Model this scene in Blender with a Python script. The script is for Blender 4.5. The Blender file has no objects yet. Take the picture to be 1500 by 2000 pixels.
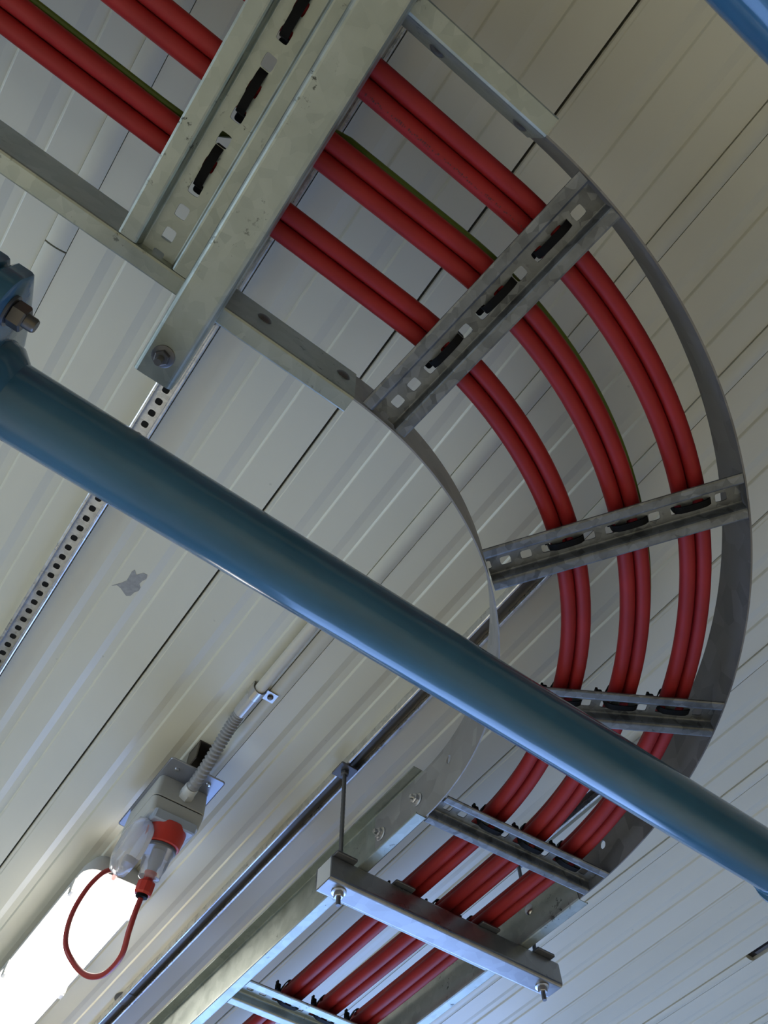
import bpy, bmesh, math, random
from mathutils import Vector, Matrix
random.seed(7)
PI = math.pi
S = bpy.context.scene
COL = S.collection
CZ = 1.6                                   # camera height above the floor; heights below are given above the camera

# ------------------------------------------------------------------ camera
cam_d = bpy.data.cameras.new('camera'); cam = bpy.data.objects.new('camera', cam_d); COL.objects.link(cam)
CR = [[0.8065240663, 0.5233712971, 0.2749571164], [-0.5911360869, 0.7208164749, 0.3619139903], [-0.0087782249, -0.4544294169, 0.8907394949]]
cam.matrix_world = Matrix([[CR[i][0], -CR[i][1], -CR[i][2], (0, 0, CZ)[i]] for i in range(3)] + [[0, 0, 0, 1]])
cam_d.sensor_fit = 'HORIZONTAL'; cam_d.sensor_width = 36.0; cam_d.lens = 1450.444 / 1500 * 36.0
cam_d.clip_start = 0.02
S.camera = cam

# ------------------------------------------------------------------ world, light, exposure
W = bpy.data.worlds.new('world'); S.world = W; W.use_nodes = True
bg = W.node_tree.nodes['Background']; bg.inputs[0].default_value = (0.50, 0.68, 1.0, 1); bg.inputs[1].default_value = 1.2
S.view_settings.view_transform = 'Standard'; S.view_settings.look = 'None'
S.view_settings.gamma = 1.0; S.view_settings.use_curve_mapping = False
S.view_settings.exposure = 0.30
LAMP = 6.0                                # emission of the luminaire diffusers
def area(name, loc, target, sx, sy, power, color, spread=180):
    d = bpy.data.lights.new(name, 'AREA'); d.shape = 'RECTANGLE'; d.size = sx; d.size_y = sy; d.energy = power; d.color = color; d.spread = math.radians(spread)
    o = bpy.data.objects.new(name, d); COL.objects.link(o); o.location = loc
    o.rotation_euler = (Vector(target) - Vector(loc)).to_track_quat('-Z', 'Y').to_euler(); return o
area('doorway_daylight', (2.55, 3.93, 1.25), (2.55, 0, 1.25), 3.1, 2.35, 80, (0.22, 0.42, 1.0))
area('window_daylight', (-3.32, 1.6, 1.55), (0, 1.6, 1.3), 2.0, 1.5, 36, (0.60, 0.80, 1.0))
# added fill lights outside the frame: the floor's bounce brightens and tints the ceiling
for i_, (x_, y_, p_) in enumerate(((-2.0, 2.3, 38), (3.2, 0.2, 19), (-2.2, -1.4, 17), (0.9, -1.8, 15))):
    area(f'unseen_fill_{i_}', (x_, y_, CZ + 1.17), (x_, y_, 0), 0.16, 1.3, p_, (1.0, 0.88, 0.66) if x_ < 0 else (1.0, 0.84, 0.50), 105)

# ------------------------------------------------------------------ materials
def mat(name, col, rough=0.5, metal=0.0, spec=0.5, coat=0.0):
    m = bpy.data.materials.new(name); m.use_nodes = True
    b = m.node_tree.nodes['Principled BSDF']
    b.inputs['Base Color'].default_value = (*col, 1); b.inputs['Roughness'].default_value = rough
    b.inputs['Metallic'].default_value = metal; b.inputs['Specular IOR Level'].default_value = spec
    b.inputs['Coat Weight'].default_value = coat; b.inputs['Coat Roughness'].default_value = 0.08
    return m
def N(m, t, **kw):
    n = m.node_tree.nodes.new(t)
    for k, v in kw.items(): setattr(n, k, v)
    return n
def ramp(m, fac, stops):
    r = N(m, 'ShaderNodeValToRGB'); m.node_tree.links.new(fac, r.inputs[0])
    e = r.color_ramp.elements
    while len(e) > 1: e.remove(e[0])
    e[0].position, e[0].color = stops[0][0], (*stops[0][1], 1)
    for p, c in stops[1:]:
        x = e.new(p); x.color = (*c, 1)
    return r.outputs[0]
def coords(m, scale=(1, 1, 1)):
    t = N(m, 'ShaderNodeTexCoord'); mp = N(m, 'ShaderNodeMapping'); mp.inputs['Scale'].default_value = scale
    m.node_tree.links.new(t.outputs['Object'], mp.inputs[0]); return mp.outputs[0]
def noise(m, vec, scale, detail=4, rough=0.55):
    n = N(m, 'ShaderNodeTexNoise'); n.inputs['Scale'].default_value = scale; n.inputs['Detail'].default_value = detail
    n.inputs['Roughness'].default_value = rough; m.node_tree.links.new(vec, n.inputs[0]); return n.outputs[0]
def bump(m, h, strength, dist):
    b = N(m, 'ShaderNodeBump'); b.inputs['Strength'].default_value = strength; b.inputs['Distance'].default_value = dist
    m.node_tree.links.new(h, b.inputs['Height'])
    m.node_tree.links.new(b.outputs[0], m.node_tree.nodes['Principled BSDF'].inputs['Normal'])
def setin(m, sock, out): m.node_tree.links.new(out, m.node_tree.nodes['Principled BSDF'].inputs[sock])
def mixc(m, fac, a, b, blend='MIX'):
    n = N(m, 'ShaderNodeMix', data_type='RGBA', blend_type=blend)
    if isinstance(fac, float): n.inputs[0].default_value = fac
    else: m.node_tree.links.new(fac, n.inputs[0])
    for i, v in ((6, a), (7, b)):
        if isinstance(v, tuple): n.inputs[i].default_value = (*v, 1)
        else: m.node_tree.links.new(v, n.inputs[i])
    return n.outputs[2]

M = {}
# cream coated steel of the ceiling panels, with faint dirt
m = M['cream'] = mat('cream_coated_steel', (0.62, 0.59, 0.47), 0.34, 0, 0.5)
v = coords(m, (1, 0.25, 1)); n1 = noise(m, v, 3.0, 5); c1 = ramp(m, n1, [(0.3, (0.58, 0.565, 0.465)), (0.7, (0.64, 0.625, 0.525))])
n2 = noise(m, coords(m), 38, 2, 0.4); c2 = ramp(m, n2, [(0.17, (0.25, 0.23, 0.2)), (0.20, (1, 1, 1))])
setin(m, 'Base Color', mixc(m, 0.25, c1, c2, 'MULTIPLY'))
bump(m, noise(m, coords(m, (1, .4, 1)), 7, 2), 0.05, 0.02)
# galvanised sheet: bright strut
def galv(name, a, b, rough, metal, scale, dirt=0.0, dirtcol=(0.03, 0.035, 0.03)):
    m = M[name] = mat(name, a, rough, metal, 0.5)
    vo = N(m, 'ShaderNodeTexVoronoi'); vo.inputs['Scale'].default_value = scale
    m.node_tree.links.new(coords(m), vo.inputs[0])
    sx = N(m, 'ShaderNodeSeparateColor'); m.node_tree.links.new(vo.outputs['Color'], sx.inputs[0])
    nz = noise(m, coords(m), scale * .35, 5)
    mx = N(m, 'ShaderNodeMath', operation='MULTIPLY_ADD'); m.node_tree.links.new(sx.outputs[0], mx.inputs[0]); mx.inputs[1].default_value = 0.45
    m.node_tree.links.new(nz, mx.inputs[2])
    c = ramp(m, mx.outputs[0], [(0.35, a), (0.95, b)])
    if dirt:
        d = ramp(m, noise(m, coords(m), 55, 6, 0.7), [(0.36, (1, 1, 1)), (0.40, (0, 0, 0))])
        d2 = ramp(m, noise(m, coords(m), 9, 3, 0.5), [(0.5, (0, 0, 0)), (0.62, (dirt, dirt, dirt))])
        c = mixc(m, mixc(m, 1.0, d, d2, 'MULTIPLY'), c, dirtcol)
    setin(m, 'Base Color', c)
    setin(m, 'Roughness', ramp(m, nz, [(0.3, (rough - .07,) * 3), (0.7, (rough + .09,) * 3)]))
    bump(m, nz, 0.06, 0.004)
    return m
galv('pregalv', (0.33, 0.36, 0.325), (0.42, 0.45, 0.41), 0.40, 0.85, 60, 0.9)
galv('zincch', (0.25, 0.255, 0.265), (0.34, 0.345, 0.36), 0.31, 0.92, 40)
galv('dipgalv', (0.10, 0.104, 0.106), (0.25, 0.258, 0.26), 0.46, 0.8, 75)
galv('dullsteel', (0.15, 0.143, 0.137), (0.25, 0.24, 0.232), 0.46, 0.75, 25)
galv('litsteel', (0.25, 0.24, 0.232), (0.36, 0.35, 0.34), 0.45, 0.5, 25)  # lighter copy of the bend's steel, lamp light put into its colour
galv('strutsteel', (0.52, 0.53, 0.56), (0.72, 0.73, 0.76), 0.30, 0.95, 120)
M['zinc'] = mat('zinc_plate', (0.62, 0.62, 0.64), 0.28, 1.0)
M['darkzinc'] = mat('dark_zinc', (0.17, 0.17, 0.18), 0.42, 0.85)
M['blackbolt'] = mat('oxidised_bolt', (0.16, 0.145, 0.13), 0.40, 0.9)
M['cavity'] = mat('dark_cavity', (0.012, 0.012, 0.012), 0.8)
M['red'] = m = mat('red_cable_sheath', (0.29, 0.014, 0.014), 0.52, 0, 0.3)
setin(m, 'Base Color', ramp(m, noise(m, coords(m), 14, 4), [(0.3, (0.255, 0.0125, 0.0125)), (0.7, (0.325, 0.017, 0.016))]))
M['cordred'] = mat('red_cord_sheath', (0.36, 0.03, 0.025), 0.42)
M['print'] = mat('black_sheath_print', (0.10, 0.008, 0.008), 0.6)
M['earth'] = mat('green_yellow_sheath', (0.07, 0.115, 0.008), 0.5)
M['nylon'] = mat('black_nylon', (0.004, 0.004, 0.0045), 0.6, 0, 0.12)
M['blue'] = m = mat('blue_pipe_paint', (0.035, 0.15, 0.26), 0.17, 0, 0.5, 0.2)
setin(m, 'Base Color', ramp(m, noise(m, coords(m, (1.2, 4, 4)), 5, 5), [(0.3, (0.033, 0.108, 0.180)), (0.7, (0.045, 0.145, 0.245))]))
bump(m, noise(m, coords(m, (.6, 6, 6)), 8, 3), 0.06, 0.01)
M['hose'] = mat('grey_hose', (0.27, 0.27, 0.28), 0.38)
M['sleevegrey'] = mat('sleeve_grey', (0.5, 0.5, 0.51), 0.25, 0.4)
M['conduit'] = mat('beige_conduit', (0.55, 0.52, 0.45), 0.38)
M['greyplastic'] = mat('grey_plastic', (0.46, 0.46, 0.44), 0.40)
M['palegrey'] = mat('pale_grey_plastic', (0.55, 0.55, 0.54), 0.36)
M['flange'] = mat('blue_grey_plastic', (0.36, 0.40, 0.48), 0.34)
M['redplastic'] = mat('red_plastic', (0.52, 0.035, 0.02), 0.35)
M['bracket'] = mat('blue_grey_steel', (0.30, 0.32, 0.38), 0.36, 0.6)
M['housing'] = mat('lamp_housing', (0.50, 0.50, 0.50), 0.45)
m = M['clear'] = mat('clear_plastic', (0.95, 0.94, 0.95), 0.06, 0, 0.5)
m.node_tree.nodes['Principled BSDF'].inputs['Transmission Weight'].default_value = 0.78
m.node_tree.nodes['Principled BSDF'].inputs['IOR'].default_value = 1.25
m = M['diffuser'] = mat('lit_diffuser', (0.9, 0.9, 0.9), 0.4)
m.node_tree.nodes['Principled BSDF'].inputs['Emission Color'].default_value = (1.0, 0.95, 0.86, 1)
m.node_tree.nodes['Principled BSDF'].inputs['Emission Strength'].default_value = LAMP
M['chip'] = m = mat('bare_primer', (0.30, 0.30, 0.29), 0.55)
setin(m, 'Base Color', ramp(m, noise(m, coords(m), 90, 4), [(0.3, (0.24, 0.24, 0.235)), (0.7, (0.34, 0.34, 0.33))]))
M['wall'] = m = mat('wall_paint', (0.3, 0.29, 0.25), 0.6)
setin(m, 'Base Color', ramp(m, noise(m, coords(m), 2, 4), [(0.3, (0.27, 0.26, 0.22)), (0.7, (0.33, 0.32, 0.27))]))
M['floor'] = m = mat('floor_paint', (0.5, 0.48, 0.4), 0.5)
setin(m, 'Base Color', ramp(m, noise(m, coords(m), 1.5, 6), [(0.3, (0.46, 0.445, 0.37)), (0.7, (0.55, 0.53, 0.45))]))

# ------------------------------------------------------------------ mesh helpers
class MB:
    def __init__(s): s.v = []; s.f = []; s.mi = []; s.cur = 0
    def add(s, vs, fs):
        o = len(s.v); s.v += [tuple(p) for p in vs]; s.f += [tuple(i + o for i in f) for f in fs]; s.mi += [s.cur] * len(fs); return s
    def box(s, c, size, ax=None, bev=0.0):
        hx, hy, hz = size[0] / 2, size[1] / 2, size[2] / 2
        ax = ax or (Vector((1, 0, 0)), Vector((0, 1, 0)), Vector((0, 0, 1))); c = Vector(c)
        if bev <= 0:
            vs = [c + ax[0] * (x * hx) + ax[1] * (y * hy) + ax[2] * (z * hz) for z in (-1, 1) for y in (-1, 1) for x in (-1, 1)]
            return s.add(vs, [(0, 2, 3, 1), (4, 5, 7, 6), (0, 1, 5, 4), (2, 6, 7, 3), (0, 4, 6, 2), (1, 3, 7, 5)])
        b = bev; k = 0.3 * b                         # rounded in plan and chamfered top and bottom
        def ring(ix, iy, z):
            pts = []
            for (sx, sy, a0) in ((1, 1, 0), (-1, 1, 90), (-1, -1, 180), (1, -1, 270)):
                for j in range(4):
                    a = math.radians(a0 + j * 30)
                    pts.append(c + ax[0] * (sx * (hx - b) + (b - ix) * math.cos(a)) + ax[1] * (sy * (hy - b) + (b - iy) * math.sin(a)) + ax[2] * z)
            return pts
        rs = [ring(k, k, -hz), ring(0, 0, -hz + k), ring(0, 0, hz - k), ring(k, k, hz)]
        return s.loft(rs, True)
    def loft(s, rings, cap=True, closed=True):
        n = len(rings[0]); vs = [p for r in rings for p in r]; fs = []
        for i in range(len(rings) - 1):
            for j in range(n if closed else n - 1):
                k = (j + 1) % n; fs.append((i * n + j, i * n + k, (i + 1) * n + k, (i + 1) * n + j))
        if cap: fs.append(tuple(range(n - 1, -1, -1))); fs.append(tuple((len(rings) - 1) * n + j for j in range(n)))
        return s.add(vs, fs)
    def lathe(s, prof, c, axis, seg=20, hexa=False, rot=0.0, ref=None):
        axis = Vector(axis).normalized(); c = Vector(c)
        r0 = Vector(ref) if ref else (Vector((0, 0, 1)) if abs(axis.z) < .9 else Vector((1, 0, 0)))
        u = (r0 - axis * r0.dot(axis)).normalized(); w = axis.cross(u)
        if hexa: seg = 6
        rings = []
        for r, h in prof:
            rings.append([c + axis * h + (u * math.cos(rot + 2 * PI * j / seg) + w * math.sin(rot + 2 * PI * j / seg)) * r for j in range(seg)])
        return s.loft(rings, True)
    def tube(s, pts, r, seg=12, cap=True, radii=None):
        pts = [Vector(p) for p in pts]; n = len(pts)
        T = [(pts[min(i + 1, n - 1)] - pts[max(i - 1, 0)]).normalized() for i in range(n)]
        up = Vector((0, 0, 1)) if abs(T[0].z) < .95 else Vector((1, 0, 0))
        u = (up - T[0] * up.dot(T[0])).normalized(); rings = []
        for i in range(n):
            u = (u - T[i] * u.dot(T[i])).normalized(); w = T[i].cross(u); rr = radii[i] if radii else r
            rings.append([pts[i] + (u * math.cos(2 * PI * j / seg) + w * math.sin(2 * PI * j / seg)) * rr for j in range(seg)])
        return s.loft(rings, cap)
    def strip(s, rows): return s.loft(rows, False, False)
    def build(s, name, material, parent=None, loc=None, kind=None, angle=35, solid=0.0, off=0.0, sharp=True):
        """link as one mesh object; vertices are in room coordinates, the origin goes to loc (or the parent's origin)"""
        base = parent_world(parent)
        o0 = Vector(loc) if loc is not None else base
        me = bpy.data.meshes.new(name)
        me.from_pydata([Vector(p) - o0 for p in s.v], [], s.f)
        mats = material if isinstance(material, list) else [material]
        for mm in mats: me.materials.append(mm)
        for p, i in zip(me.polygons, s.mi): p.material_index = min(i, len(mats) - 1)
        bm = bmesh.new(); bm.from_mesh(me); bmesh.ops.remove_doubles(bm, verts=bm.verts, dist=1e-6)
        bmesh.ops.recalc_face_normals(bm, faces=bm.faces); bm.to_mesh(me); bm.free()
        for p in me.polygons: p.use_smooth = not solid or angle > 50
        if not solid: me.set_sharp_from_angle(angle=math.radians(angle))
        o = bpy.data.objects.new(name, me); COL.objects.link(o)
        if parent: o.parent = parent
        o.location = o0 - base
        if solid:
            md = o.modifiers.new('thickness', 'SOLIDIFY'); md.thickness = solid; md.offset = off; md.use_even_offset = True
        if kind: o['kind'] = kind
        return o
def parent_world(p):
    v = Vector((0, 0, 0))
    while p: v = v + p.location; p = p.parent
    return v
def thing(name, label, cat, loc, group=None):
    o = bpy.data.objects.new(name, None); COL.objects.link(o); o.location = loc; o.empty_display_size = 0.05
    o['label'] = label; o['category'] = cat
    if group: o['group'] = group
    return o
def tag(o, label, cat, group=None):
    o['label'] = label; o['category'] = cat
    if group: o['group'] = group
    return o
def copy_tree(o, parent=None):
    c = o.copy(); COL.objects.link(c)
    if parent: c.parent = parent
    for ch in o.children: copy_tree(ch, c)
    return c
def V(x, y, h): return Vector((x, y, h + CZ))          # h = height above the camera
def hole_ring(cx, cy, hx, hy, a, b, power):
    """16 boundary points of a cell and 16 points of a hole of half size a x b inside it"""
    B = [(-1, -1), (-.5, -1), (0, -1), (.5, -1), (1, -1), (1, -.5), (1, 0), (1, .5), (1, 1), (.5, 1), (0, 1), (-.5, 1), (-1, 1), (-1, .5), (-1, 0), (-1, -.5)]
    out = [(cx + x * hx, cy + y * hy) for x, y in B]; inn = []
    for x, y in B:
        k = (abs(x) ** power + abs(y) ** power) ** (-1 / power); inn.append((cx + x * k * a, cy + y * k * b))
    return out, inn

# ------------------------------------------------------------------ room
CEIL = 1.28                                            # height of the ceiling panels above the camera
X0, X1, Y0, Y1 = -3.2, 4.8, -3.6, 3.8
def flat(name, c, size, mt):
    o = MB().box(c, size).build(name, mt); o['kind'] = 'structure'; return o
flat('floor', ((X0 + X1) / 2, (Y0 + Y1) / 2, -0.05), (X1 - X0 + .4, Y1 - Y0 + .4, 0.1), M['floor'])
top = CZ + CEIL + 0.1
WY0, WY1, WZ0, WZ1 = .55, 2.65, .78, 2.32              # window opening in the left wall
wl = MB()
wl.box((X0 - .05, (Y0 + WY0) / 2, top / 2), (.1, WY0 - Y0 + .0, top)); wl.box((X0 - .05, (WY1 + Y1) / 2, top / 2), (.1, Y1 - WY1, top))
wl.box((X0 - .05, (WY0 + WY1) / 2, WZ0 / 2), (.1, WY1 - WY0, WZ0)); wl.box((X0 - .05, (WY0 + WY1) / 2, (WZ1 + top) / 2), (.1, WY1 - WY0, top - WZ1))
o = wl.build('wall_left', M['wall']); o['kind'] = 'structure'
fw = MB()
for y in (WY0, (WY0 + WY1) / 2, WY1): fw.box((X0 - .05, y, (WZ0 + WZ1) / 2), (.07, .05, WZ1 - WZ0))
for z in (WZ0, WZ1): fw.box((X0 - .05, (WY0 + WY1) / 2, z), (.07, WY1 - WY0 + .05, .05))
o = fw.build('window_1', M['housing']); o['kind'] = 'structure'
flat('wall_right', (X1 + .05, (Y0 + Y1) / 2, top / 2), (.1, Y1 - Y0 + .2, top), M['wall'])
flat('wall_front', ((X0 + X1) / 2, Y0 - .05, top / 2), (X1 - X0, .1, top), M['wall'])
DX0, DX1, DH = 0.95, 4.15, 2.45                           # the open loading door in the back wall
wb = MB()
wb.box(((X0 + DX0) / 2, Y1 + .05, top / 2), (DX0 - X0, .1, top)); wb.box(((X1 + DX1) / 2, Y1 + .05, top / 2), (X1 - DX1, .1, top))
wb.box(((DX0 + DX1) / 2, Y1 + .05, (top + DH) / 2), (DX1 - DX0, .1, top - DH))
o = wb.build('wall_back', M['wall']); o['kind'] = 'structure'
fr = MB()
for x in (DX0, DX1): fr.box((x, Y1 + .04, DH / 2), (.06, .16, DH))
fr.box(((DX0 + DX1) / 2, Y1 + .04, DH), (DX1 - DX0 + .06, .16, .06))
o = fr.build('door_1', M['housing']); o['kind'] = 'structure'

# ceiling: a dark cavity sheet with profiled panels and clip-in cover strips hung below it
ceiling = MB().box(((X0 + X1) / 2, (Y0 + Y1) / 2, CZ + CEIL + .06), (X1 - X0 + .2, Y1 - Y0 + .2, .06)).build('ceiling', M['cavity'])
ceiling['kind'] = 'structure'
SEAM, PITCH = 0.2045, 0.794
RIB = PITCH / 9
prof = [(0.0022, .03), (0.0022, .0025), (.0045, .0), (.010, 0.0), (.012, -.0012)]
for k in range(1, 9):
    x = k * RIB
    if k in (3, 6): prof += [(x - .0185, -.0012), (x - .0180, .011), (x + .0180, .011), (x + .0185, -.0012)]
    else: prof += [(x - .0190, -.0012), (x - .0165, -.0006), (x - .0040, .0020), (x + .0118, .0026), (x + .0150, -.0006), (x + .0165, -.0012)]
prof += [(PITCH - .0025, -.0012), (PITCH - .0020, 0.002), (PITCH - .0020, .03)]
def panel_mesh():
    mb = MB(); rows = [[Vector((x, y, CZ + CEIL + z)) for x, z in prof] for y in (Y0, Y1)]
    return mb.strip(rows)
sp = []
for j in range(9):
    t = j / 8; x = -.0172 + .0344 * t
    sp.append((x, -.0010 - .0062 * (1 - (2 * t - .8) ** 2 / 1.44)))
sp = [(-.0172, .010)] + sp + [(.0172, .010)]
def strip_mesh(y0, y1):
    mb = MB(); n = len(sp); vs = [Vector((x, y, CZ + CEIL + z)) for y in (y0, y1) for x, z in sp]
    return mb.loft([vs[:n], vs[n:]], True)
pan0 = None; st0 = None
for k in range(-5, 6):
    xs = SEAM + k * PITCH
    if xs < X0 - PITCH or xs > X1: continue
    if pan0 is None:
        pan0 = panel_mesh().build('panel', M['cream'], ceiling, loc=(0, 0, 0), angle=8); p = pan0
    else:
        p = pan0.copy(); COL.objects.link(p)
    p.location.x = xs
    for j in (3, 6):
        x = xs + j * RIB
        if (k, j) == (-1, 6): continue              # the ceiling struts take the strip's place here
        if (k, j) == (0, 6): segs = [(Y0, .402)]
        elif (k, j) == (1, 3): segs = [(Y0, .637), (1.14, Y1)]
        elif k == -1 and j == 3: segs = [(Y0, .4405), (.4435, Y1)]
        elif k == 2 and j == 3: segs = [(1.05, Y1)]
        else: segs = None
        if segs:
            for a, b in segs:
                q = strip_mesh(a, b).build('cover_strip', M['cream'], ceiling, loc=(0, 0, 0)); q.location.x = x
        else:
            if st0 is None: st0 = strip_mesh(Y0, Y1).build('cover_strip', M['cream'], ceiling, loc=(0, 0, 0)); q = st0
            else: q = st0.copy(); COL.objects.link(q)
            q.location.x = x
# patch of flaked paint
pp = [(0.047, 0.979), (0.056, 0.966), (0.06, 0.961), (.0655, .950), (0.065, 0.939), (0.064, 0.925), (0.067, 0.918), (0.075, 0.927), (0.084, 0.915), (0.093, 0.914), (0.096, 0.924), (.0915, .933), (0.09, 0.943), (.096, .949), (0.097, 0.958), (.0915, .967), (0.089, 0.979), (.082, .984), (0.076, 0.981), (0.064, 0.974), (.055, .972)]
zr = -.0018
MB().loft([[V(x, y, CEIL + zr) for x, y in pp], [V(x, y, CEIL + zr + .0006) for x, y in pp]], True).build('flaked_paint_patch', M['chip'], ceiling, angle=20)
MB().box(V(2.0572, .35, CEIL + .0092), (.0355, 1.40, .003)).build('slot_shade', M['cavity'], ceiling)  # near-black sheet, the recess's shade put into the colour
MB().box(V(2.0635, .35, CEIL + .0060), (.013, 1.36, .004)).build('clip_rail', M['darkzinc'], ceiling)

# ------------------------------------------------------------------ luminaire
def rrect(cx, cy, hx, hy, r, z, n=6):
    pts = []
    for sx, sy, a0 in ((1, 1, 0), (-1, 1, 90), (-1, -1, 180), (1, -1, 270)):
        for j in range(n):
            a = math.radians(a0 + 90 * j / (n - 1)); pts.append(V(cx + sx * (hx - r) + r * math.cos(a), cy + sy * (hy - r) + r * math.sin(a), z))
    return pts
def luminaire(cx, y0, length, label, clips):
    cy = y0 + length / 2; hy = length / 2
    t = thing('batten_luminaire', label, 'light fixture', V(cx, cy, CEIL), 'weatherproof ceiling luminaires')
    MB().loft([rrect(cx, cy, .062, hy - .02, .03, CEIL), rrect(cx, cy, .081, hy, .04, 1.245), rrect(cx, cy, .084, hy + .002, .042, 1.222), rrect(cx, cy, .076, hy - .006, .04, 1.220)]).build('housing', M['housing'], t)
    MB().loft([rrect(cx, cy, .080, hy - .003, .042, 1.224), rrect(cx, cy, .0790, hy - .004, .042, 1.197), rrect(cx, cy, .070, hy - .012, .040, 1.178), rrect(cx, cy, .052, hy - .03, .036, 1.168), rrect(cx, cy, .02, hy - .06, .019, 1.165)]).build('diffuser', M['diffuser'], t, angle=80)
    for y in clips:
        for sx in (-1, 1):
            mb = MB(); mb.box(V(cx + sx * .083, y, 1.208), (.006, .024, .032)); mb.box(V(cx + sx * .079, y, 1.190), (.012, .020, .006)); mb.box(V(cx + sx * .082, y + .014, 1.214), (.010, .010, .008))
            mb.build('latch_clip', M['palegrey'], t)
    return t
luminaire(.447, 1.695, 1.30, 'lit white batten luminaire with side latches beside the red cord loop', [1.765, 2.165, 2.56])

# ------------------------------------------------------------------ ladder geometry
TH = 0.0077561712; RI, WD, CX, CY = 0.60596, 0.40255, 0.165113, 0.891167
CT, ST = math.cos(TH), math.sin(TH)
def L(x, y, h):                                        # ladder frame -> room
    return V(x * CT - y * ST, x * ST + y * CT, h)
def LD(x, y, z=0): return Vector((x * CT - y * ST, x * ST + y * CT, z))
YL, YR, XL, XR = CY - RI, CY - RI - WD, CX + RI, CX + RI + WD
def path(s, lat):
    """point and inward-to-outward normal of the ladder course; s = metres along the centre line from the bend's start"""
    R = RI + lat; arc = PI / 2
    if s < 0: return (CX + s, CY - R), (0, -1)
    if s < arc: return (CX + R * math.sin(s), CY - R * math.cos(s)), (math.sin(s), -math.cos(s))
    return (CX + R, CY + (s - arc)), (1, 0)
def course(s0, s1, lat_f, h_f, step=0.03):
    """sample points of a line that keeps its lateral offset; straight parts in metres, the bend in radians"""
    pts = []; n = max(2, int((s1 - s0) / step))
    for i in range(n + 1):
        s = s0 + (s1 - s0) * i / n; (x, y), _ = path(s, lat_f(s)); pts.append(L(x, y, h_f(s)))
    return pts

# hat-section rung, slotted web: local x along the rung, y across, z up from the flange's underside
SLOT, SP = .0086, .0340
def rung_mesh(length, hy=.0172, fl=.0162, zt=.0180):
    mb = MB(); first = .030; xs = [0.0]; cells = []
    k = 0
    while first + k * SP + SP / 2 < length: cells.append(first + k * SP); k += 1
    x0 = cells[0] - SP / 2
    grid = [0.0]
    for cx in cells:
        o_, i_ = hole_ring(cx, 0, SP / 2, hy, SLOT, SLOT * .88, 7)
        mb.add([Vector((x, y, zt)) for x, y in o_ + i_], [(j, (j + 1) % 16, 16 + (j + 1) % 16, 16 + j) for j in range(16)])
        grid += [cx - SP / 2 + j * SP / 4 for j in range(4)]
    x1 = cells[-1] + SP / 2; grid += [x1, length]; grid = sorted(set(round(g, 6) for g in grid))
    SW = SLOT * .88
    # end pieces of the web, the near one with the cut half slot
    yv = [-hy, -hy / 2, 0, hy / 2, hy]
    mb.strip([[Vector((x1, y, zt)) for y in yv], [Vector((length, y, zt)) for y in yv]])
    ring = [Vector((0, -hy, zt)), Vector((0, -SW, zt)), Vector((.004, -SW, zt)), Vector((.0058, -SW + .0018, zt)), Vector((.0058, SW - .0018, zt)), Vector((.004, SW, zt)), Vector((0, SW, zt)), Vector((0, hy, zt))] + [Vector((x0, y, zt)) for y in reversed(yv)]
    mb.add(ring, [(0, 1, 2, 12), (2, 3, 11, 12), (3, 4, 9, 10, 11), (4, 5, 8, 9), (5, 6, 7, 8)])
    for s in (-1, 1):
        pr = [(hy + a, z) for a, z in ((0, zt), (.0014, zt - .0006), (.0026, zt - .002), (.0034, zt - .0042), (.0046, .0042), (.0056, .0018), (.0072, .0004), (.0090, 0), (.0052 + fl - .002, 0), (.0052 + fl, .0008), (.0054 + fl, .0026))]
        mb.strip([[Vector((x, s * y, z + 0.0)) for x in grid] for y, z in pr])
    return mb
RUNG = {}
def rung(parent, mid_s, kind, metal):
    """a rung across the ladder at course position mid_s"""
    (x, y), nrm = path(mid_s, .0012); ln = WD - .0024
    if kind not in RUNG:
        o = rung_mesh(ln, *((.0215, .0232, .0180) if kind == 'pre' else ())).build('rung', metal, None, loc=(0, 0, 0), solid=.0022, off=0, angle=9); RUNG[kind] = o
    else:
        o = RUNG[kind].copy(); COL.objects.link(o)
    o.parent = parent
    d = LD(*nrm); o.rotation_euler = (0, 0, math.atan2(d.y, d.x)); o.location = L(x, y, 1.0012) - parent_world(parent)
    return o
HS, HB = 1.118, 1.112                                   # top of the straight side rails and of the bend's side plates
def side_rail(parent, s0, s1, lat, out, metal):
    """C rail: web at lat, flanges turned outward (out = -1 inner side, +1 outer side)"""
    fw = .024
    pr = [(fw, 1.0035), (fw, 1.0004), (fw - .001, 1.0), (.003, 1.0), (.0008, 1.001), (0, 1.004), (0, HS - .004), (.0008, HS - .001), (.003, HS), (fw - .001, HS), (fw, HS - .0005), (fw, HS - .0035)]
    rows = []
    for s in (s0, s1):
        row = []
        for a, h in pr:
            (x, y), _ = path(s, lat + out * a); row.append(L(x, y, h))
        rows.append(row)
    return MB().strip(rows).build('side_rail', metal, parent, solid=.0018, off=0, angle=9)
lad1 = thing('cable_ladder', 'pale galvanised straight cable ladder at upper left with one slotted rung showing', 'cable ladder', L(-.8, (YL + YR) / 2, 1.0), 'cable ladder run')
side_rail(lad1, -1.9, .010, 0, -1, M['pregalv']); side_rail(lad1, -1.9, .000, WD, 1, M['pregalv'])
S_R1 = -.1455 - CX
rung(lad1, S_R1, 'pre', M['pregalv']); rung(lad1, S_R1 - .45, 'pre', M['pregalv']); rung(lad1, S_R1 - .9, 'pre', M['pregalv'])
ARC = PI / 2
lad2 = thing('cable_ladder', 'bluish straight cable ladder going down to the bottom edge past the hung channel', 'cable ladder', L((XL + XR) / 2, 1.9, 1.0), 'cable ladder run')
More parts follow.
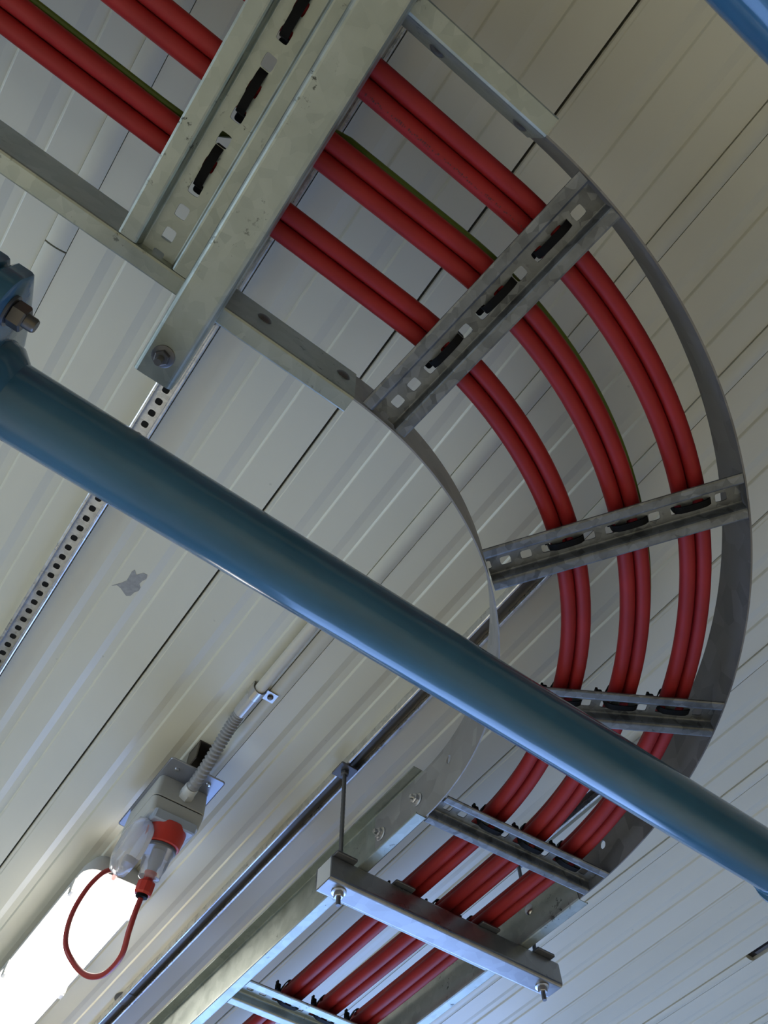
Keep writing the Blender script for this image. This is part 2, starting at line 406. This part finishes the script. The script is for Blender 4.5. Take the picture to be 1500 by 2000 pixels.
side_rail(lad2, ARC - .012, ARC + 2.6, 0, -1, M['pregalv']); side_rail(lad2, ARC - .006, ARC + 2.6, WD, 1, M['pregalv'])
S_F, S_E = ARC + 1.135 - CY, ARC + 1.571 - CY
for s in (S_F, S_E, S_E + .45, S_E + .9): rung(lad2, s, 'pre', M['pregalv'])

bend = thing('cable_ladder_bend', 'dull grey quarter circle cable ladder bend carrying the red cables round', 'cable ladder', L(CX + .55, CY - .55, 1.0), 'cable ladder run')
def bend_plate(lat, s0, s1, hole_s, hole_z):
    R = RI + lat; z0, z1 = 1.0022, HB; zs = [z0 + (z1 - z0) * j / 4 for j in range(5)]
    def P(s, z):
        (x, y), _ = path(s, lat); return L(x, y, z)
    hw = .030 / R if hole_s < ARC else .03
    a, b = hole_s - hw, hole_s + hw
    mb = MB()
    def run(u, v):
        n = max(2, int((v - u) * R / .008)); mb.strip([[P(u + (v - u) * i / n, z) for z in zs] for i in range(n + 1)])
    if s0 < 0: run(s0, 0.0); run(0.0, a)
    else: run(s0, a)
    run(b, ARC); run(ARC, s1)
    o_, i_ = hole_ring(hole_s, (z0 + z1) / 2, hw, (z1 - z0) / 2, 1, 1, 2)
    i_ = []
    for x, z in o_:
        dx, dz = (x - hole_s) * (R if hole_s < ARC else 1), z - (z0 + z1) / 2; k = .0085 / math.hypot(dx, dz)
        i_.append((hole_s + dx * k / (R if hole_s < ARC else 1), hole_z + dz * k))
    mb.add([P(s, z) for s, z in o_ + i_], [(j, (j + 1) % 16, 16 + (j + 1) % 16, 16 + j) for j in range(16)])
    return mb.build('side_rail', M['litsteel' if lat < .1 else 'dullsteel'], bend, solid=.0026, off=0)
bend_plate(-.0024, -.20, ARC + 1.045 - CY, ARC - .165, 1.071)
bend_plate(WD + .0024, -.20, ARC + 1.045 - CY, ARC - .104, 1.066)
# rung positions in the bend (angle of each rung's centre line)
def ang(x, y): return math.atan2(x - CX, CY - y)
S_A, S_B, S_C, S_D = 0.098, 0.6, 1.045, ARC - .06
for s in (S_A, S_B, S_C, S_D): rung(bend, s, 'dip', M['dipgalv'])
# joint bolts: domed head inside, washer, nut and shank outside
def joint_bolt(s, lat, out, h, i):
    (x, y), nrm = path(s, lat); ax = LD(nrm[0] * out, nrm[1] * out); c = L(x, y, h)
    b = MB(); b.lathe([(.0015, -.0058), (.006, -.0052), (.0095, -.0035), (.0115, -.0012), (.0115, 0)], c, ax, 20)
    b.lathe([(.005, 0), (.005, .021), (.0042, .0225)], c, ax, 12)
    o = b.build('joint_bolt', M['zinc' if s > 1 else 'darkzinc'], bend, loc=c)
    n_ = MB(); n_.lathe([(.0145, .0042), (.0145, .0056), (.012, .0068)], c, ax, 20); n_.lathe([(.0095, .0066), (.0102, .0075), (.0102, .0135), (.0092, .0145)], c, ax, hexa=True, rot=i * .4)
    n_.build('nut', M['zinc'], o)
i = 0
for lat, out in ((0, -1), (WD, 1)):
    for s in ((.012 - CX, .149 - CX) if out < 0 else (.006 - CX, .141 - CX)): joint_bolt(s, lat, out, 1.066, i); i += 1
    for s in (ARC + .903 - CY, ARC + 1.025 - CY): joint_bolt(s, lat, out, 1.056, i); i += 1

# ------------------------------------------------------------------ cables
RC = .0125; ZC = 1.0012 + .0180 + .0013 + RC
lats = [.1303, .2315, .3280]; gname = ['inner', 'middle', 'outer']
def wig(seed, amp):
    a = random.Random(seed).uniform(0, 6); b = random.Random(seed + 99).uniform(0, 6)
    return lambda s: amp * (math.sin(s * 4.1 + a) + .6 * math.sin(s * 7.3 + b))
pos = {'lower cable on the inside of the curve': (-.0127, 0), 'lower cable on the outside of the curve': (.0127, 0), 'cable lying on top of the pair': (0, .0219)}
def sheath_print():
    lat = lats[2] - .0127; a_ = .35; mb = MB(); s_ = -.20; rnd = random.Random(5)
    while s_ < .06:
        w_ = rnd.uniform(.0012, .0024)
        if rnd.random() < .78:
            for q in range(rnd.randint(1, 3)):
                an = a_ + rnd.uniform(-.16, .16)
                (x, y), nrm = path(s_, lat); d = LD(*nrm); c = L(x, y, ZC) + (d * -math.sin(an) + Vector((0, 0, -math.cos(an)))) * (RC + .0001)
                nn = (d * -math.sin(an) + Vector((0, 0, -math.cos(an)))); tt = nn.cross(d).normalized(); uu = tt.cross(nn)
                mb.box(c, (w_, rnd.uniform(.0006, .0018), .0002), (tt, uu, nn))
        s_ += w_ + .0012
    return mb
for g in range(3):
    w0 = wig(g, .0012)
    for j, (txt, (dl, dz)) in enumerate(pos.items()):
        wj = wig(10 + g * 3 + j, .0003)
        pts = course(-1.9, ARC + 2.6, lambda s: lats[g] + dl + w0(s) + wj(s) + .004 * max(0, min(1, (s - .8) / .9)), lambda s: ZC + dz)
        o = MB().tube(pts, RC, 14).build('red_power_cable', M['red'], loc=L(-1.2, YL - lats[g], ZC + dz))
        tag(o, f'thick red power cable in the {gname[g]} bundle, {txt}', 'cable', 'red power cables on the ladder')
        if g == 2 and j == 0:
            q = sheath_print().build('sheath_print', M['print'], o); q['kind'] = 'stuff'
# green and yellow earth wire beside the bundles
def elat(s):
    t = max(0, min(1, (s + CX + .19) / .16)); t = t * t * (3 - 2 * t); return lats[0] + .0257 + (lats[1] - lats[0]) * t + wig(0, .0012)(s) * (1 - t) + wig(1, .0012)(s) * t + .004 * max(0, min(1, (s - .8) / .9))
o = MB().tube(course(-1.9, ARC + 2.6, elat, lambda s: ZC + .0148 + (.034 * math.sin(PI * max(0, min(1, (s + CX + .21) / .22))) ** .7)), .0052, 10).build('earth_cable', M['earth'], loc=L(-1.2, YL - .16, ZC))
tag(o, 'thin green and yellow earth cable along the edge of the red bundles', 'cable')

# ------------------------------------------------------------------ cable ties: local x = across the ladder, y = along the cables, z = 0 at the rung web
def tie_proto():
    t = thing('cable_tie', '', 'cable tie', (0, 0, 0), 'cable ties on the rungs')
    hw = .0056; th = .0018; P = []
    def arc(cx, cz, r, a0, a1, n):
        for i in range(n + 1):
            a = math.radians(a0 + (a1 - a0) * i / n); P.append((cx + r * math.cos(a), cz + r * math.sin(a)))
    r = RC + .0012; zb = RC + .0022 - .0003
    P += [(.012, -.0062), (.020, -.0052), (.0262, -.0015), (.0272, .004)]
    arc(.0127, zb, r + .0008, 0, 30, 4); arc(0, zb + .0219, r, 30, 150, 8); arc(-.0127, zb, r + .0008, 150, 180, 4)
    P += [(-.0272, .004), (-.0262, -.0015), (-.020, -.0052), (-.012, -.0062), (0, -.0066)]
    n = len(P); rings = []
    for k in range(n):
        p, q = P[k - 1], P[(k + 1) % n]; tx, tz = q[0] - p[0], q[1] - p[1]; l = math.hypot(tx, tz); nx, nz = tz / l, -tx / l
        x, z = P[k]; rings.append([Vector((x, -hw, z)), Vector((x + nx * th, -hw, z + nz * th)), Vector((x + nx * th, hw, z + nz * th)), Vector((x, hw, z))])
    rings.append(rings[0])
    MB().loft(rings, False).build('strap', M['nylon'], t, angle=40)
    h = MB(); h.box((-.0335, 0, .026), (.0115, .0125, .013), bev=.0035); h.box((-.030, 0, .0185), (.004, .009, .008)); h.box((-.036, .0, .0345), (.004, .008, .010))
    h.build('lock_head', M['nylon'], t, angle=40)
    return t
tie0 = tie_proto(); first = True
rows = [('first pale rung at upper left', S_R1), ('first rung of the bend', S_A), ('second rung of the bend', S_B), ('third rung of the bend just above blue pipe', S_C), ('last rung of the bend below the blue pipe', S_D), ('rung hidden behind the hung channel', S_F), ('bluish rung at the bottom edge', S_E)]
for txt, s in rows:
    for g in range(3):
        t = tie0 if first else copy_tree(tie0); first = False
        la = lats[g] + (.004 if s > 1.4 else 0)
        (x, y), nrm = path(s, la); d = LD(*nrm)
        t.location = L(x, y, 1.0192); t.rotation_euler = (0, 0, math.atan2(d.y, d.x))
        t['label'] = f'black cable tie round {gname[g]} bundle, {txt}'

# ------------------------------------------------------------------ hung support channels with their rods
def u_channel(name, label, x0, x1, y0, y1, hb, ht, along, metal):
    """U channel open upward with lips; along 'x' or 'y'"""
    if along == 'x': a0, a1, c0, c1 = x0, x1, y0, y1
    else: a0, a1, c0, c1 = y0, y1, x0, x1
    r = .007; pr = [(c0 + .011, ht), (c0 + .003, ht), (c0 + .0008, ht - .0008), (c0, ht - .003)]
    for j in range(6):
        a = PI + j * PI / 10; pr.append((c0 + r + r * math.cos(a), hb + r + r * math.sin(a)))
    for j in range(6):
        a = 1.5 * PI + j * PI / 10; pr.append((c1 - r + r * math.cos(a), hb + r + r * math.sin(a)))
    pr += [(c1, ht - .003), (c1 - .0008, ht - .0008), (c1 - .003, ht), (c1 - .011, ht)]
    rows = [[V(a, c_, h) if along == 'x' else V(c_, a, h) for c_, h in pr] for a in (a0, a1)]
    o = MB().strip(rows).build(name, metal, loc=rows[0][0], solid=.0025, off=0, angle=12)
    return tag(o, label, 'support channel', 'hung support channels')
u_channel('support_channel', 'broad pale green galvanised channel crossing under the ladder at upper left', -.0955, -.0425, -.205, .407, .9505, .9985, 'y', M['pregalv'])
CH2 = u_channel('support_channel', 'bluish galvanised channel hung on two rods under the lower ladder', .6745, 1.2755, 1.0795, 1.132, .9505, .9985, 'x', M['zincch'])
STRUT_H = 1.258
MB().box(V(.6752, 1.1058, .9750), (.0016, .047, .044), bev=.0005).build('added_end_plate', M['palegrey'], CH2)  # pale plate added so the channel's open end does not look dark
def rod(x, y, label, hb=.9505, fix='zinc', chan_plate=True):
    t = thing('threaded_rod', label, 'threaded rod', V(x, y, STRUT_H), 'hanger rods')
    pts = []; radii = []
    n = 60
    for k in range(n + 1):
        h = hb - .030 + (STRUT_H + .012 - hb + .030) * k / n; pts.append(V(x, y, h)); radii.append(.0050 if k % 2 else .0046)
    MB().tube(pts, .005, 12, radii=radii).build('rod', M['darkzinc'], t, angle=60)
    b = MB(); b.lathe([(.0150, 0), (.0150, -.0018), (.0138, -.0024)], V(x, y, hb - .0015), (0, 0, 1), 24); b.build('washer', M[fix], t)
    b = MB(); b.lathe([(.0092, 0), (.0102, -.0012), (.0102, -.0085), (.0088, -.0098)], V(x, y, hb - .0038), (0, 0, 1), hexa=True, rot=.3); b.build('nut', M[fix], t)
    if chan_plate:
        MB().box(V(x - .008, y - .012, 1.0015), (.050, .056, .0055), bev=.003).build('square_washer', M['darkzinc'], t)
    MB().box(V(x, y, STRUT_H - .0035), (.044, .044, .005), bev=.002).build('top_plate', M['darkzinc'], t)
    b = MB(); b.lathe([(.0082, 0), (.0102, .0012), (.0102, .0075), (.0088, .0088)], V(x, y, STRUT_H - .0155), (0, 0, 1), hexa=True); b.build('top_nut', M['darkzinc'], t)
    return t
rod(.711, 1.1045, 'threaded rod from ceiling strut to the left end of the bluish channel')
rod(1.238, 1.1045, 'threaded rod behind the red cables to the right end of the bluish channel')
rod(-.0715, .371, 'rod whose nut shows under the lower end of the pale green channel', chan_plate=False, fix='darkzinc')
rod(-.0690, -.165, 'rod at the upper end of the pale green channel', chan_plate=False, fix='darkzinc')
for x, txt in ((.849, 'left'), (1.076, 'right')):
    o = MB().box(V(x, 1.094, 1.0035 - .002), (.050, .056, .0045), bev=.003).build('clamp_plate', M['darkzinc'], loc=V(x, 1.094, 1.0))
    tag(o, f'small dark plate on top of the bluish channel, {txt} one of the inner two', 'clamp plate', 'clamp plates on the bluish channel')

# ------------------------------------------------------------------ ceiling struts
def strut(xc, y0, y1, label, holes=None, discs=(), w=.038):
    hw = w / 2; hb, ht = STRUT_H, CEIL - .0016
    t = thing('strut_channel', label, 'strut channel', V(xc, (y0 + y1) / 2, CEIL), 'ceiling strut channels')
    # sides with returned lips; the perforated back is a mesh of its own
    mb = MB()
    for s in (-1, 1):
        pr = [(s * (hw - .0045), hb + .0035), (s * (hw - .0045), hb + .001), (s * (hw - .004), hb), (s * (hw - .0015), hb), (s * (hw - .0003), hb + .0008), (s * hw, hb + .002), (s * hw, ht)]
        mb.strip([[V(xc + a, y, h) for a, h in pr] for y in (y0, y1)])
    mb.build('lipped_sides', M['strutsteel'], t, solid=.0016, off=0, angle=12)
    if holes:
        mb = MB(); y = holes[0]; p = holes[1]; hx = hw - .001; ys = []
        while y - p > y0: y -= p
        a = y - p / 2
        mb.strip([[V(xc + sx * hx, yy, ht - .001) for sx in (-1, -.5, 0, .5, 1)] for yy in (y0, a)])
        while y + p / 2 < holes[2]:
            o_, i_ = hole_ring(xc, y, hx, p / 2, .0065, .0065, 3)
            mb.add([V(px, py, ht - .001) for px, py in o_ + i_], [(j, (j + 1) % 16, 16 + (j + 1) % 16, 16 + j) for j in range(16)])
            y += p
        mb.strip([[V(xc + sx * hx, yy, ht - .001) for sx in (-1, -.5, 0, .5, 1)] for yy in (y - p / 2, y1)])
        mb.build('perforated_back', M['strutsteel'], t)
        MB().box(V(xc, (y0 + y1) / 2, ht + .0006), (w - .004, y1 - y0, .0006)).build('backing', M['cavity'], t)
    else:
        MB().box(V(xc, (y0 + y1) / 2, ht - .001), (w - .003, y1 - y0, .0016)).build('back', M['blackbolt'], t)
    for d in discs:
        MB().lathe([(.029, -.004), (.031, -.003), (.031, 0)], V(xc, d, CEIL - .0013), (0, 0, 1), 32).build('fixing_disc', M['darkzinc'], t)
    return t
strut(-.0630, -2.2, 3.4, 'perforated ceiling strut from behind the green channel to the left edge', holes=(.842, .0265, 2.4))
strut(.722, .405, 3.8, 'dark slotted ceiling strut running from the red cables to the bottom left', discs=(.437, 2.229))
strut(1.232, .64, 1.138, 'ceiling strut glimpsed between the red cables below the blue pipe', discs=())

# ------------------------------------------------------------------ pipes
def blue_pipe():
    r = .0445; d = Vector((.99991, .0032, -.01266)).normalized(); a = V(0, .4562, .7965)
    t = thing('pipe', 'large glossy blue pipe crossing the picture in front of the ladder', 'pipe', a, 'blue pipes')
    MB().tube([a - d * 1.6, a - d * .8, a, a + d * .6, a + d * 1.105], r, 48, radii=[r] * 5).build('pipe_run', M['blue'], t, loc=a - d * 1.6)
    b = MB(); b.lathe([(r, 0), (r + .003, .003), (r + .0032, .010), (r + .0005, .014), (r + .0005, .020), (r + .009, .022), (r + .011, .026), (r + .011, .062), (r + .009, .066), (r, .068)], a + d * 1.10, d, 48); b.build('coupling', M['blue'], t)
    MB().tube([a + d * 1.16, a + d * 2.6], r, 48).build('pipe_run', M['blue'], t)
    f0 = -.203; an0 = math.radians(-158)
    y_, z_ = Vector((0, 1, 0)), Vector((0, 0, 1))
    y_ = (y_ - d * y_.dot(d)).normalized(); z_ = d.cross(y_)
    e1 = y_ * math.cos(an0) + z_ * math.sin(an0); e2 = d.cross(e1)
    def oval(k, x):                                     # two-lug oval flange outline
        pts = []
        for j in range(64):
            a_ = 2 * PI * j / 64; u, w = math.cos(a_), math.sin(a_)
            lug = .121 * (1 if u > 0 else -1) * min(1, abs(u) * 1.6) + .036 * u * k; wid = w * k * (.040 + .042 * (1 - min(1, abs(u) * 1.25)) ** .8)
            pts.append(a + d * x + e1 * lug + e2 * wid)
        return pts
    for u, v in ((f0 - .022, f0), (f0 - .048, f0 - .026)):
        MB().loft([oval(.93, u), oval(1, u + .003), oval(1, v - .005), oval(.97, v - .0015), oval(.88, v)]).build('flange', M['blue'], t)
    b = MB(); b.lathe([(r + .014, f0), (r + .012, f0 + .012), (r, f0 + .026)], a, d, 48); b.build('flange_neck', M['blue'], t)
    for sg in (1, -1):
        c = a + e1 * (.121 * sg)
        b = MB(); b.lathe([(.0080, f0 - .06), (.0080, f0 + .027), (.0068, f0 + .029)], c, d, 16); o = b.build('flange_bolt', M['blackbolt'], t, loc=c)
        b = MB(); b.lathe([(.0175, f0 + .0002), (.0175, f0 + .0032)], c, d, 24); b.build('washer', M['darkzinc'], o)
        b = MB(); b.lathe([(.0132, f0 + .0032), (.0148, f0 + .0045), (.0148, f0 + .0165), (.0130, f0 + .0182)], c, d, hexa=True, rot=.25); b.build('nut', M['blackbolt'], o)
    return t
blue_pipe()
r2 = .0445; a2 = V(0.2, -.315, .826)
o = MB().tube([a2 + Vector((-2.2, .002, .004)), a2, a2 + Vector((2.6, -.006, -.02))], r2, 48).build('pipe', M['blue'], loc=a2)
tag(o, 'second blue pipe cutting across the upper right corner', 'pipe', 'blue pipes')

# ------------------------------------------------------------------ conduit, socket outlet, cord
o = MB().tube([V(.427, .70, CEIL + .02), V(.427, .70, CEIL - .004), V(.427, .706, CEIL - .0145), V(.427, .72, CEIL - .0165), V(.427, 1.03, CEIL - .0165)], .0125, 20).build('conduit_pipe', M['conduit'], loc=V(.427, .5, CEIL - .0165))
tag(o, 'straight beige conduit pipe on the ceiling emerging below the blue pipe', 'conduit')
t = thing('pipe_clip', 'shiny metal saddle clip holding the conduit to the ceiling', 'clip', V(.427, 1.03, CEIL))
rows = []
for y in (1.018, 1.044):
    rows.append([V(.427 - .016, y, CEIL - .002)] + [V(.427 + .0162 * math.cos(a), y, CEIL - .0165 + .0162 * math.sin(a)) for a in [PI - j * -PI / 14 for j in range(15)]] + [V(.427 + .0165, y, CEIL - .011), V(.427 + .0185, y, CEIL - .0095), V(.427 + .046, y, CEIL - .0095)])
MB().strip(rows).build('saddle', M['zinc'], t, solid=.0014, off=0)
b = MB(); b.lathe([(.002, -.0055), (.0052, -.0045), (.0068, -.0022), (.0068, 0)], V(.427 + .033, 1.031, CEIL - .0102), (0, 0, 1), 16); b.build('screw', M['blackbolt'], t)
# flexible conduit with smooth sleeve and threaded gland
def bez(p0, p1, p2, p3, n):
    out = []
    for i in range(n + 1):
        u = i / n; out.append(p0 * (1 - u) ** 3 + p1 * 3 * u * (1 - u) ** 2 + p2 * 3 * u * u * (1 - u) + p3 * u ** 3)
    return out
fx = thing('flexible_conduit', 'grey corrugated flexible conduit bending down into the socket outlet', 'conduit', V(.427, 1.09, CEIL - .0165))
MB().lathe([(.0128, 0), (.0162, .001), (.0162, .066), (.0145, .068)], V(.427, 1.034, CEIL - .0165), (0, 1, 0), 24).build('sleeve', M['sleevegrey'], fx)
fp = bez(V(.427, 1.095, CEIL - .0165), V(.427, 1.155, CEIL - .0175), V(.428, 1.20, 1.205), V(.430, 1.292, 1.195), 92)
MB().tube(fp, .014, 18, radii=[.0148 if k % 4 in (1, 2) else .0118 for k in range(len(fp))]).build('corrugated_hose', M['hose'], fx, angle=75)
gd = (fp[-1] - fp[-3]).normalized()
b = MB(); b.lathe([(.0150, -.004), (.0165, -.001), (.0165, .014), (.0150, .016)], fp[-1], gd, 18); b.lathe([(.0168, .012), (.0178, .014), (.0178, .026), (.0165, .028)], fp[-1], gd, hexa=True)
b.build('gland', M['palegrey'], fx)

BX0, BX1, BY0, BY1 = .361, .487, 1.318, 1.485
br = thing('mounting_bracket', 'blue grey steel bracket plate carrying the socket outlet below the ceiling', 'bracket', V(.43, 1.36, CEIL))
MB().box(V(.4265, 1.395, 1.2245), (.139, .262, .003), bev=.008).build('plate', M['bracket'], br)
st = MB()
for x, sx in ((.402, .003), (.447, .003)): st.box(V(x, 1.262, 1.252), (sx, .05, .053))
st.box(V(.4245, 1.262, 1.2775), (.048, .05, .003)); st.box(V(.4245, 1.286, 1.252), (.048, .003, .053))
st.build('standoff', M['blackbolt'], br)
for x in (.385, .465):
    b = MB(); b.lathe([(.002, -.0048), (.0048, -.004), (.006, -.002), (.006, 0)], V(x, 1.290, 1.2232), (0, 0, 1), 14); b.build('screw', M['zinc'], br)
so = thing('socket_outlet', 'grey wall socket outlet box with red round socket and clear flap', 'socket', V(.424, 1.40, 1.222))
bc = ((BX0 + BX1) / 2, (BY0 + BY1) / 2)
def boxring(inx, iny, z): return rrect(bc[0], bc[1], (BX1 - BX0) / 2 - inx, (BY1 - BY0) / 2 - iny, .012, z)
MB().loft([boxring(.003, .003, 1.2225), boxring(.002, .002, 1.215), boxring(0, 0, 1.1680), boxring(.001, .001, 1.1670)]).build('box_base', M['greyplastic'], so)
MB().loft([boxring(.0025, .0025, 1.169), boxring(.0025, .0025, 1.1615)]).build('gasket', M['nylon'], so)
MB().loft([boxring(.001, .001, 1.1638), boxring(0, 0, 1.1628), boxring(.004, .004, 1.131), boxring(.007, .007, 1.1285)]).build('box_lid', M['greyplastic'], so)
ax = Vector((0.0, .27, -.963)).normalized(); sc = V(.424, 1.352, 1.131)
b = MB(); sq = []
vx = Vector((1, 0, 0)); vy = ax.cross(vx).normalized() * -1
for h, k in ((-.012, 1.0), (.006, 1.0), (.009, .94)):
    sq.append([sc + Vector((0, .012, 0)) + vx * (px * k) + vy * (py * k) + ax * h for px, py in [(.046, .05), (-.046, .05), (-.05, .046), (-.05, -.046), (-.046, -.05), (.046, -.05), (.05, -.046), (.05, .046)]])
b.loft(sq); b.build('socket_plate', M['flange'], so)
b = MB(); b.lathe([(.041, .004), (.043, .008), (.042, .026), (.0395, .046), (.037, .048), (.033, .048), (.033, .010)], sc, ax, 40); b.build('socket_collar', M['redplastic'], so)
# clear spring flap hanging open on the left of the socket
fl = []
hc = sc + Vector((-.046, .0, -.006)); fd = Vector((-.10, .42, -.90)).normalized(); fn = Vector((-.97, -.15, .03)); fn = (fn - fd * fn.dot(fd)).normalized(); fw_ = fd.cross(fn)
for wdt, l0, l1, off in ((.042, .002, .118, -.012), (.044, .0, .122, 0.006), (.038, .004, .118, .020), (.024, .022, .104, .028)):
    ring = []
    for k in range(24):
        a = 2 * PI * k / 24; lx = (l0 + l1) / 2 - (l1 - l0) / 2 * math.cos(a) * (1 - .06 * abs(math.sin(a))); ww = wdt * math.sin(a) * (1.0 if math.cos(a) > 0 else .72 + .28 * abs(math.sin(a)))
        ring.append(hc + fd * lx + fw_ * ww + fn * off)
    fl.append(ring)
mb = MB(); mb.loft(fl, False); mb.add(fl[-1], [tuple(range(24))]); mb.build('clear_flap', M['clear'], so, solid=.0018, off=0, angle=60)
MB().box(hc + fd * .112 + fn * .002, (.010, .010, .012), bev=.003).build('flap_latch', M['clear'], so)
MB().box(hc + fd * .088 + fn * -.004 + fw_ * .004, (.018, .020, .016), bev=.003).build('flap_spring', M['bracket'], so)

pc = thing('power_cord', 'thin red cord looping from a clear plug down and up to the luminaire', 'cord', sc + ax * .05)
b = MB(); b.lathe([(.0325, .036), (.0325, .060), (.0300, .064), (.0270, .090), (.0235, .100), (.0225, .112), (.0190, .114)], sc, ax, 32); b.build('plug_body', M['clear'], pc, angle=50)
b = MB(); b.lathe([(.0335, .047), (.0350, .049), (.0350, .054), (.0335, .056)], sc, ax, 32); b.build('plug_seal', M['darkzinc'], pc)
b = MB(); b.lathe([(.012, .040), (.012, .082), (.0085, .092), (.0085, .112)], sc, ax, 20); b.build('plug_insert', M['flange'], pc)
b = MB(); b.lathe([(.0105, .100), (.0105, .118), (.0165, .120), (.0185, .123), (.0185, .142), (.0160, .146)], sc, ax, 10); b.build('cable_gland', M['redplastic'], pc, angle=30)
b = MB(); b.lathe([(.0125, .140), (.0125, .151), (.0085, .153)], sc, ax, 18); b.build('gland_ring', M['nylon'], pc)
e = sc + ax * .146
cp = [e, V(.424, 1.402, .960), V(.428, 1.418, .930), V(.439, 1.455, .903), V(.437, 1.521, .900), V(.42, 1.579, .92), V(.396, 1.624, .96), V(.369, 1.638, 1.0), V(.363, 1.655, 1.07), V(.371, 1.645, 1.13), V(.389, 1.634, 1.172), V(.413, 1.640, 1.198), V(.43, 1.665, 1.215), V(.436, 1.705, 1.22)]
def catmull(P, n=8):
    out = []
    for i in range(len(P) - 1):
        a, b, c, d = P[max(i - 1, 0)], P[i], P[i + 1], P[min(i + 2, len(P) - 1)]
        for k in range(n):
            u = k / n; out.append(.5 * ((2 * b) + (c - a) * u + (2 * a - 5 * b + 4 * c - d) * u * u + (3 * b - a - 3 * c + d) * u ** 3))
    return out + [P[-1]]
MB().tube(catmull(cp), .0058, 12).build('cord', M['cordred'], pc)
